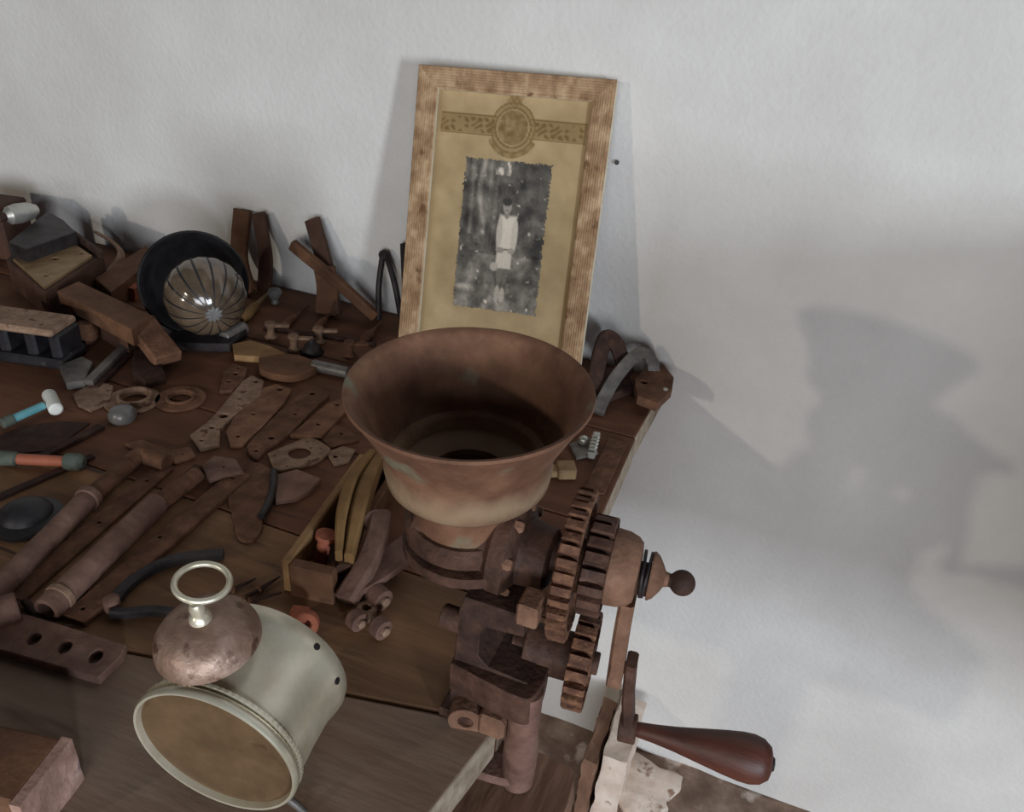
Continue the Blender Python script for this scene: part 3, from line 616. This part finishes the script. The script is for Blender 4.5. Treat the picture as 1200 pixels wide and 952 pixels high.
# --- open wooden trough
TZ_ = .034
t0, t1, t2 = P(421, 531, TZ_), P(329, 657, TZ_), P(384, 672, TZ_)
tr = empty('wooden_trough', Vector((t1.x, t1.y, 0)), 'narrow open wooden trough with worn tan rim beside the mill', 'box')
dl = (t0-t1); dl.z = 0; Lt = dl.length; dl.normalize(); sd_ = Vector((dl.y, -dl.x, 0))
Wt = (t2-t1).dot(sd_)
def tb(u0, u1, v0, v1, z0, z1, nm, mt):
    o = t1+dl*((u0+u1)/2)+sd_*((v0+v1)/2); o.z = (z0+z1)/2
    return mesh_ob(nm, [box(o, dl, sd_, (0, 0, 1), u1-u0, v1-v0, z1-z0, .0015)], mt, tr)
tb(0, Lt, 0, .008, .0005, TZ_, 'side_wall', 'tan_wood'); tb(.006, Lt, Wt-.008, Wt, .0005, TZ_*.72, 'side_wall', 'old_wood')
tb(-.004, .008, .0081, Wt+.004, .0005, TZ_*.98, 'end_wall', 'old_wood'); tb(Lt-.008, Lt, .0081, Wt-.0081, .0005, TZ_*.8, 'end_wall', 'dark_wood')
tb(.0081, Lt-.0081, .0081, Wt-.0081, .0005, .005, 'bottom', 'dark_wood')
# brush resting across the trough
A = [P(436, 534, .040), P(414, 566, .044), P(401, 608, .044), P(397, 652, .038)]
B = [P(444, 540, .036), P(430, 572, .040), P(419, 610, .040), P(409, 656, .035)]
br = empty('scrubbing_brush', Vector((A[2].x, A[2].y, 0)), 'curved ochre wooden brush back standing in the trough', 'brush')
mesh_ob('back_strip', [sweep(smooth(A, 7), .010, .022, taper=lambda t: .55+.45*math.sin(math.pi*min(1, max(0, t*.9+.08))))], 'ochre_wood', br)
mesh_ob('front_strip', [sweep(smooth(B, 7), .013, .024, taper=lambda t: .5+.5*math.sin(math.pi*min(1, max(0, t*.85+.1))))], 'ochre_wood', br)
mesh_ob('bristle_rows', [sweep(smooth([(a+b)/2-Vector((0, 0, .020)) for a, b in zip(A, B)], 7), .012, .030)], 'dark_wood', br)
# --- rusty castings between trough and mill
ct = empty('door_latch', P(440, 670), 'mauve rusty door latch casting leaning between trough and mill', 'latch')
mesh_ob('arm', [sweep(smooth([P(446, 604, .040), P(441, 630, .036), P(428, 664, .026), P(405, 704, .012)], 7), .018, .015)], 'rust_mauve', ct)
mesh_ob('eye', [ring(P(440, 614, .036), (.3, -.5, 1), .010, .0045, .008, 20)], 'rust_mauve', ct)
mesh_ob('tongue', [flat([P(*q, .02) for q in [(421, 693), (440, 652), (470, 628), (482, 655), (452, 676)]], [], .006, .014)], 'rust_mauve', ct)
for nm, (px, py), r_, hh, lab in (('roller', (444, 700), .0095, .014, 'small rusty roller under the latch tongue'), ('roller', (418, 727), .008, .010, 'small rusty roller touching the end of the latch arm'), ('roller', (446, 736), .0085, .010, 'small rusty roller lying farthest from the trough')):
    c = P(px, py, r_); e = empty('caster_roller', Vector((c.x, c.y, 0)), lab, 'roller')
    d = Vector((.9, -.35, 0)).normalized()
    mesh_ob('wheel', [ring(c-d*hh/2, d, r_, r_*.45, hh, 22)], 'rust_mauve', e); mesh_ob('axle', [cyl(c-d*(hh*.5+.004), c+d*(hh*.5+.003), r_*.44, r_*.44, 12)], 'rust_pale', e)
c = P(430, 716, .006); tag(mesh_ob('hex_nut', [lathe([(.0085, 0), (.009, .001), (.009, .009), (.0085, .010), (.0042, .010), (.0042, 0), (.0085, 0)], Vector((c.x, c.y, 0)), (0, 0, 1), 6, closed=False)], 'rust_pale'), 'rusty hexagonal nut among the small rollers', 'nut')
c = P(372, 645, .026); c.z = .0052
tag(mesh_ob('spool', [lathe([(.009, 0), (.009, .004), (.006, .006), (.006, .030), (.009, .032), (.009, .036), (0, .0362)], c, (.15, .2, 1), 20)], 'orange_rust'), 'orange-red rusty spool standing inside the trough', 'spool')
c = P(357, 728, .010)
og = empty('gate_eye', Vector((c.x, c.y, 0)), 'orange-red rusty eye bracket in front of the trough', 'bracket')
mesh_ob('eye_ring', [ring(Vector((c.x, c.y, .010)), (.5, -1, .25), .0115, .006, .007, 22)], 'orange_rust', og)
mesh_ob('foot', [box(Vector((c.x-.008, c.y+.006, .007)), (1, .3, 0), (-.3, 1, 0), (0, 0, 1), .014, .010, .013)], 'orange_rust', og)
for i, (a, b) in enumerate((((288, 700), (318, 684)), ((296, 704), (330, 695)), ((276, 690), (300, 678)), ((306, 690), (328, 676)))):
    a, b = P(*a, .0035), P(*b, .0035); e = empty('wood_screw', Vector((a.x, a.y, 0)), 'short dark wood screw lying between the alarm clock and the wooden trough', 'screw', 'screws behind the alarm clock')
    mesh_ob('shank', [cyl(a, b, .0022, .0007, 10)], 'rust_dark', e); mesh_ob('head', [lathe([(.0020, 0), (.0036, -.002), (.0034, -.003), (0, -.0032)], a, b-a, 12)], 'rust', e)

# --- headlamp with glass lens
lc = P(232, 392); lc.z = 0
lamp = empty('bicycle_lamp', lc, 'black round headlamp with a bulging fluted glass lens', 'lamp')
ld = (CAM-Vector((lc.x, lc.y, .07))); ld.z *= .55; ld.normalize(); ld = (ld+Vector((.10, 0, 0))).normalized()
sc = Q(227, 331, lc.y+.012)
mesh_ob('shell', [lathe([(0, -.046), (.022, -.043), (.042, -.032), (.056, -.016), (.0625, .0), (.066, .006), (.0665, .010), (.064, .012), (.060, .008), (.055, -.006), (.040, -.024), (0, -.032)], sc, ld, 56)], 'black_iron', lamp, 60)
lens_c = Q(241, 347, lc.y-.035)
def lens():
    X, Y, Z = basis(ld+Vector((.08, 0, -.30))); n = 72; V, F = [], []; rr = .0470
    n = 96; rows = [(0.02, 1.0)]+[(math.sin(t), math.cos(t)) for t in [R(4+136*k/24) for k in range(25)]]
    for i, (s_, c_) in enumerate(rows):
        for k in range(n):
            a = 2*math.pi*k/n; f = 1+.010*math.cos(16*a)*min(1, s_*1.6)
            V.append(lens_c+Z*(rr*c_)+X*(rr*s_*f*math.cos(a))+Y*(rr*s_*f*math.sin(a)))
    for i in range(len(rows)-1):
        for k in range(n): F.append((i*n+k, i*n+(k+1) % n, (i+1)*n+(k+1) % n, (i+1)*n+k))
    F.append(tuple(range(n))); F.append(tuple((len(rows)-1)*n+k for k in range(n)))
    return V, F, lens_c+Z*rr, Z
mat('smoked_glass', (66, 56, 46), (112, 94, 76), (88, 74, 60), scale=26, rough=.14, bump=.1, spec=.9)
v_, f_, tip, tz = lens()
ls = mesh_ob('glass_lens', [(v_, f_)], ['smoked_glass', 'black_iron'], lamp, 80)
for q in ls.data.polygons:                     # dark grooves pressed between the flutes
    if q.index < 25*96 and (q.index % 96) % 6 == 3: q.material_index = 1
mesh_ob('lens_boss', [lathe([(.0100, -.0022), (.0085, .0004), (.004, .0014), (0, .0016)], tip, tz, 40, flute=.18, nfl=10)], 'grey_cap', ls)
mesh_ob('base_plate', [flat([P(*q, .012) for q in [(176, 384), (200, 376), (282, 378), (288, 386), (268, 403), (215, 402), (180, 395)]], [], .012, .0005)], 'steel_dark', lamp)
mesh_ob('base_foot', [cyl(P(262, 397, .010), P(286, 384, .010), .0085, .0085, 14)], 'steel_grey', lamp)

# --- tools leaning on the wall behind
def lean(name, base, mid, top, wd, th, mt, label, cat, up=(0, 1, 0)):
    return tag(mesh_ob(name, [sweep(smooth([base, mid, top], 7), wd, th, up=up)], mt), label, cat)
def WQ(px, py, y): return Q(px, py, y)
lean('barrel_stave', P(293, 345, .004), WQ(281, 300, -.030), WQ(284, 246, -.012), .028, .007, 'old_wood', 'curved reddish stave leaning on the wall beside the headlamp', 'stave')
lean('barrel_stave', P(310, 342, .004), WQ(311, 300, -.034), WQ(303, 250, -.014), .022, .008, 'dark_wood', 'darker curved stave leaning next to the reddish stave', 'stave')
lean('wood_batten', P(392, 370, .004), WQ(382, 315, -.034), WQ(366, 257, -.014), .024, .010, 'dark_wood', 'short dark batten leaning upright on the wall behind the rods', 'batten')
lean('wood_batten', P(382, 368, .004), WQ(384, 340, -.050), WQ(380, 312, -.046), .034, .006, 'old_wood', 'wide short brown batten crossing behind the sloping stick', 'batten')
lean('round_stick', P(440, 371, .007), WQ(392, 328, -.052), WQ(343, 287, -.045), .016, .012, 'old_wood', 'brown stick lying slantwise across the upright battens', 'stick')
cp = empty('calipers', P(458, 368), 'dark steel calipers standing legs down against the wall', 'calipers')
ap = WQ(449, 296, -.012)
mesh_ob('leg', [sweep(smooth([P(444, 374, .003), WQ(444, 335, -.03), ap], 6), .0042)], 'steel_dark', cp)
mesh_ob('leg', [sweep(smooth([P(471, 378, .003), WQ(463, 335, -.03), ap+Vector((.006, 0, -.004))], 6), .0042)], 'steel_dark', cp)
mesh_ob('joint', [lathe([(.006, 0), (.0065, .002), (.0065, .008), (.005, .010)], ap+Vector((.002, -.006, -.002)), (0, 1, 0), 16)], 'steel_dark', cp)
lean('iron_rod', P(478, 385, .004), WQ(475, 330, -.04), WQ(473, 286, -.012), .009, .007, 'steel_dark', 'dark square rod leaning on the wall right beside the picture frame', 'rod')
# awls and rods lying
def awl(a, b, r_, mt, label, tip='rust'):
    a, b = P(*a, r_), P(*b, r_); e = empty('awl', Vector((a.x, a.y, 0)), label, 'awl')
    mesh_ob('handle', [lathe([(r_*.6, 0), (r_, .12*(b-a).length), (r_*.9, .4*(b-a).length), (r_*.55, .5*(b-a).length)], a, b-a, 14)], mt, e)
    mesh_ob('spike', [cyl(a+(b-a)*.48, b, r_*.5, r_*.3, 10)], tip, e)
awl((284, 374), (317, 341), .0075, 'ochre_wood', 'ochre handled awl lying beside the headlamp base', 'clasp')
awl((330, 384), (361, 358), .0055, 'rust_red', 'thin reddish awl lying below the upright battens')
awl((368, 388), (394, 360), .0055, 'rust_red', 'thin reddish awl lying below the wide brown batten')
awl((424, 400), (447, 378), .006, 'rust', 'brown awl pointing toward the calipers')
tag(mesh_ob('thin_rod', [sweep(smooth([P(309, 384, .003), P(346, 389, .003), P(395, 396, .003), P(440, 404, .003)], 5), .0028)], 'rust_dark'), 'long thin dark rod lying in front of the awls', 'rod')
c = P(322, 346, .012); c.z = 0
tag(mesh_ob('porcelain_knob', [lathe([(.006, 0), (.005, .006), (.009, .011), (.0105, .016), (.008, .021), (0, .023)], c, (0, 0, 1), 18)], 'grey_cap'), 'small pale porcelain knob standing beside the darker stave', 'knob')
for i, (px, py, mt, lab) in enumerate(((318, 396, 'rust_pale', 'pale rusty window catch nearest the headlamp'), (345, 411, 'rust_pale', 'pale rusty window catch behind the flat wooden handle'), (374, 402, 'rust_pale', 'pale rusty window catch behind the small dark bell'), (410, 418, 'rust', 'brown rusty window catch beside the hopper rim'))):
    c = P(px, py); e = empty('window_catch', c, lab, 'catch')
    mesh_ob('post', [lathe([(.008, 0), (.0085, .002), (.0048, .006), (.0045, .014), (.0075, .019), (.0065, .022), (0, .0225)], c, (0, 0, 1), 16)], mt, e)
    mesh_ob('arm', [box(c+Vector((.010, .006, .0175)), Vector((.9, .44, 0)).normalized(), Vector((-.44, .9, 0)).normalized(), (0, 0, 1), .026, .007, .004)], mt, e)
c = P(366, 414); tag(mesh_ob('small_bell', [lathe([(.0145, 0), (.0145, .002), (.012, .006), (.009, .012), (.005, .015), (.003, .019), (0, .0195)], c, (0, 0, 1), 22)], 'steel_dark'), 'small dark bell shaped cap among the window catches', 'cap')
slab('wood_wedge', [(273, 403), (293, 399), (315, 405), (334, 414), (306, 418), (275, 416)], 'tan_wood', .009, 'pale wooden wedge with pointed end in front of the headlamp', 'wedge')
kf = empty('putty_knife', P(340, 432), 'flat wooden handled knife lying in front of the window catches', 'knife')
mesh_ob('handle', [flat(smooth([P(*q, .011) for q in [(304, 419), (341, 415), (368, 423), (369, 431), (341, 440), (307, 433), (304, 419)]], 4)[:-1], [], .010, .0008)], 'old_wood', kf)
mesh_ob('ferrule', [cyl(P(367, 428, .008), P(408, 437, .008), .0075, .007, 14)], 'steel_grey', kf)

# --- left back cluster
LK = empty('rim_lock', P(70, 345), 'old rim lock box with yellowish cover plate and three holes', 'lock')
z1 = .052
mesh_ob('case', [flat([P(*q, z1) for q in [(8, 303), (60, 262), (120, 298), (108, 306), (52, 342)]], [], z1-.002, .001)], 'dark_wood', LK)
cvp = mesh_ob('cover_plate', [flat([P(*q, z1+.004) for q in [(16, 303), (84, 284), (107, 299), (52, 335)]], [circle(P(*q, z1+.004), r_, 12) for q, r_ in (((65, 303), .006), ((95, 297), .004), ((54, 323), .004))], .005, z1-.001)], 'clasp', LK)
mesh_ob('spring_housing', [flat([P(*q, z1+.022) for q in [(10, 284), (56, 248), (74, 258), (88, 272), (30, 292)]], [], .024, z1-.002)], 'steel_dark', LK)
mesh_ob('edge_strip', [sweep([P(62, 258, z1+.004), P(118, 298, z1+.004)], .008, .012)], 'rust_dark', LK)
kb = P(6, 250, z1+.03)
a, b = P(6, 254, .088), P(40, 246, .088)
pk = empty('pale_knob', Vector((a.x, a.y, 0)), 'worn pale door knob on the rim lock', 'knob')
pk.location.z = .075
mesh_ob('ball', [lathe([(.006, 0), (.0125, .006), (.014, .018), (.0125, .034), (.007, .046), (0, .048)], a, b-a, 20)], 'bright_metal', pk)
mesh_ob('spindle', [cyl(a-(b-a)*.25, a+(b-a)*.05, .006, .006, 12)], 'rust_dark', pk)
c = P(2, 262, .05); tag(mesh_ob('wooden_chock', [box(Vector((c.x-.03, c.y, .042)), (1, .2, 0), (-.2, 1, 0), (0, 0, 1), .10, .06, .082, .003)], 'dark_wood'), 'dark brown wooden chock behind the rim lock', 'block')
tag(mesh_ob('hoop_iron', [sweep(smooth([P(112, 272, .05), P(132, 284, .04), P(142, 298, .03), P(134, 314, .02), P(118, 330, .016)], 7), .012, .004, up=(.3, .3, .4))], 'rust_pale'), 'curved pale hoop iron band behind the rim lock', 'band')
slab('board_offcut', [(112, 326), (171, 288), (181, 302), (130, 342)], 'old_wood', .030, 'brown board offcut lying between the rim lock and the headlamp', 'board')
c = P(151, 341, .008); tag(mesh_ob('rust_chunk', [rough_block(c.x-.018, c.x+.018, c.y-.010, c.y+.012, .0, .018, 3, .003, 60, 4)], 'orange_rust'), 'small reddish rust chunk in front of the board offcut', 'chunk')
el = empty('wooden_elbow', P(140, 400), 'reddish wooden elbow bracket, a long arm and a short sloping arm', 'bracket')
mesh_ob('long_arm', [flat([P(*q, .050) for q in [(68, 341), (92, 330), (178, 370), (154, 386)]], [], .022, .028)], 'old_wood', el)
mesh_ob('support', [flat([P(*q, .028) for q in [(84, 356), (98, 348), (160, 384), (148, 394)]], [], .0275, .0008)], 'dark_wood', el)
a, b = P(164, 378, .040), P(198, 422, .016); d = (b-a).normalized(); s_ = Vector((0, 0, 1)).cross(d).normalized()
mesh_ob('short_arm', [box((a+b)/2, d, s_, d.cross(s_), (b-a).length, .034, .016, .002)], 'rust_red', el)
c = P(98, 392, .012); tag(mesh_ob('brass_float', [lathe([(.0, 0), (.010, .002), (.016, .010), (.015, .020), (.008, .028), (0, .030)], Vector((c.x, c.y, 0)), (.1, .1, 1), 18)], 'rust_red'), 'small round reddish brown float beside the black press', 'float')
# black press
bp_ = empty('flat_press', P(40, 425), 'black cast iron press frame with two square windows and flat top', 'press')
q0, q1 = P(-40, 420), P(74, 436); dx = (q1-q0); dx.z = 0; Lp = dx.length; dx.normalize(); dy = Vector((-dx.y, dx.x, 0))
def bb(u0, u1, v0, v1, z0, z1, nm, mt):
    o = q0+dx*((u0+u1)/2)+dy*((v0+v1)/2); o.z = (z0+z1)/2
    return mesh_ob(nm, [box(o, dx, dy, (0, 0, 1), u1-u0, v1-v0, z1-z0, .003)], mt, bp_)
bb(0, Lp, 0, .052, .0005, .014, 'bottom_plate', 'black_iron'); bb(-.01, Lp-.002, -.002, .046, .044, .053, 'top_plate', 'rust_pale')
for u in (0, Lp*.36, Lp*.64, Lp-.014): bb(u, u+.014, .003, .046, .0135, .0445, 'upright', 'black_iron')
bb(0.002, Lp-.002, .034, .045, .0135, .0445, 'back_plate', 'black_iron')
slab('lath', [(-10, 347), (46, 345), (72, 357), (60, 366), (-10, 360)], 'old_wood', .012, 'short brown lath lying behind the black press', 'lath')
strap('steel_rule', (103, 446), (151, 399), .010, .006, 'steel_grey', 'narrow grey steel bar leaning from the elbow bracket', 'bar', z=.006)
strap('steel_rule', (112, 452), (158, 407), .005, .006, 'rust_dark', 'very narrow dark bar beside the grey steel bar', 'bar')
slab('iron_block', [(158, 410), (182, 414), (192, 436), (170, 444), (156, 436)], 'rust_dark', .014, 'dark iron block under the short arm of the elbow bracket', 'block')
slab('grey_casting', [(70, 428), (96, 418), (108, 424), (98, 446), (78, 448)], 'steel_grey', .010, 'small dull grey casting between the black press and the steel bar', 'casting')
slab('tin_scrap', [(86, 462), (112, 446), (132, 452), (128, 470), (106, 480), (92, 474)], 'rust_pale', .004, 'bent pale tin scrap left of the pale round flange', 'scrap')

# --- wooden block with rough end grain, lower left
zt = .040
e0, e1, f0 = P(76, 864, zt), P(14, 944, zt), P(-70, 838, zt)
wb = empty('timber_block', Vector((e1.x, e1.y, 0)), 'sawn brown timber block with rough pinkish end grain', 'timber')
ex_ = (e0-e1); ex_.z = 0; We = ex_.length; ex_.normalize(); ey_ = Vector((-ex_.y, ex_.x, 0))
if ey_.x > 0: ey_ = -ey_
o = (e0+e1)/2+ey_*.10; o.z = zt/2+.0004
mesh_ob('body', [box(o, ey_, ex_, (0, 0, 1), .20, We, zt-.001, .003)], 'old_wood', wb)
def endface():
    V, F = [], []; nu, nv = 16, 10
    for k, dd in ((0, .002), (1, -.0045)):
        for j in range(nv+1):
            for i in range(nu+1):
                p = e1+ex_*(We*i/nu); p.z = .0008+(zt-.001)*j/nv
                ed_ = min(1, 4*min(i/nu, 1-i/nu, j/nv, 1-j/nv)+.25)
                V.append(p+ey_*(dd+(.0025*noise.noise(p*70)*ed_ if k else 0)))
    n1 = (nu+1)*(nv+1)
    for k in (0, 1):
        for j in range(nv):
            for i in range(nu): a = k*n1+j*(nu+1)+i; F.append((a, a+1, a+nu+2, a+nu+1))
    rim = [i for i in range(nu+1)]+[j*(nu+1)+nu for j in range(1, nv+1)]+[nv*(nu+1)+i for i in range(nu-1, -1, -1)]+[j*(nu+1) for j in range(nv-1, 0, -1)]
    for a, b in zip(rim, rim[1:]+rim[:1]): F.append((a, b, b+n1, a+n1))
    return V, F
mesh_ob('end_grain', [endface()], 'end_grain', wb, 50)

# --- right back corner: door pull straps and bracket
hk = empty('drawer_pull', P(722, 450), 'bent grey iron strap handle with a riveted end plate at the bench corner', 'handle')
mesh_ob('strap', [sweep(smooth([P(700, 484, .004), P(708, 466, .014), P(722, 442, .032), P(740, 421, .044), P(754, 414, .044), P(764, 424, .032), P(766, 436, .020)], 7), .016, .005, up=(.2, -.5, .6))], 'steel_grey', hk)
ep = mesh_ob('end_plate', [flat([P(*q, .022) for q in [(744, 444), (756, 432), (778, 428), (789, 442), (787, 456), (770, 472), (748, 464)]], [circle(P(755, 448, .022), .005, 12)], .012, .010)], 'rust', hk)
for q in ((766, 434), (780, 457)): mesh_ob('rivet', [lathe([(.0032, 0), (.003, .0014), (0, .002)], P(*q, .0218), (0, 0, 1), 10)], 'bright_metal', ep)
mesh_ob('foot', [flat([P(*q, .010) for q in [(742, 452), (762, 444), (768, 458), (750, 466)]], [], .0098, .0008)], 'rust_dark', hk)
h2_ = empty('drawer_pull', P(706, 440), 'dark brown iron strap handle behind the grey strap handle', 'handle')
mesh_ob('strap', [sweep(smooth([P(690, 470, .004), P(697, 446, .026), P(704, 412, .052), P(711, 396, .062), P(722, 404, .056), P(730, 424, .036), P(736, 440, .010)], 7), .020, .006, up=(.5, -.5, .4))], 'rust_dark', h2_)
mesh_ob('foot', [flat([P(*q, .012) for q in [(690, 446), (712, 432), (736, 436), (742, 452), (716, 462), (696, 470)]], [], .0115, .0005)], 'rust_dark', h2_)
# chrome catch, clasp, plate
cc_ = empty('chrome_catch', P(688, 526), 'small bright chrome catch with ribbed grip by the hopper', 'catch')
mesh_ob('grip', [bar_geo((699, 510), (693, 534), .008, .010, .004)], 'bright_metal', cc_)
for t in range(6):
    a = P(699, 510, .0145)+(P(693, 534, .0145)-P(699, 510, .0145))*((t+.5)/6)
    mesh_ob('rib', [box(a, (1, .2, 0), (-.2, 1, 0), (0, 0, 1), .009, .0022, .0022, .0004)], 'bright_metal', cc_)
mesh_ob('ball', [lathe([(.0058*math.sin(t), -.0058*math.cos(t)) for t in [R(2+176*k/12) for k in range(13)]], P(684, 516, .009), (0, 0, 1), 18)], 'bright_metal', cc_)
mesh_ob('seat', [flat([P(*q, .0045) for q in [(668, 520), (690, 512), (700, 530), (676, 536)]], [], .004, .0006)], 'steel_grey', cc_)
cl_ = empty('brass_clasp', P(660, 553), 'small tan brass clasp block in front of the chrome catch', 'clasp')
mesh_ob('body', [bar_geo((653, 551), (674, 551), .020, .012, .0008)], 'clasp', cl_)
mesh_ob('tongue', [bar_geo((642, 552), (655, 552), .015, .008, .0008)], 'clasp', cl_)
slab('rusty_sheet', [(714, 513), (735, 519), (708, 578), (682, 578)], 'rust', .002, 'thin rusty rectangular sheet at the bench edge', 'sheet metal')
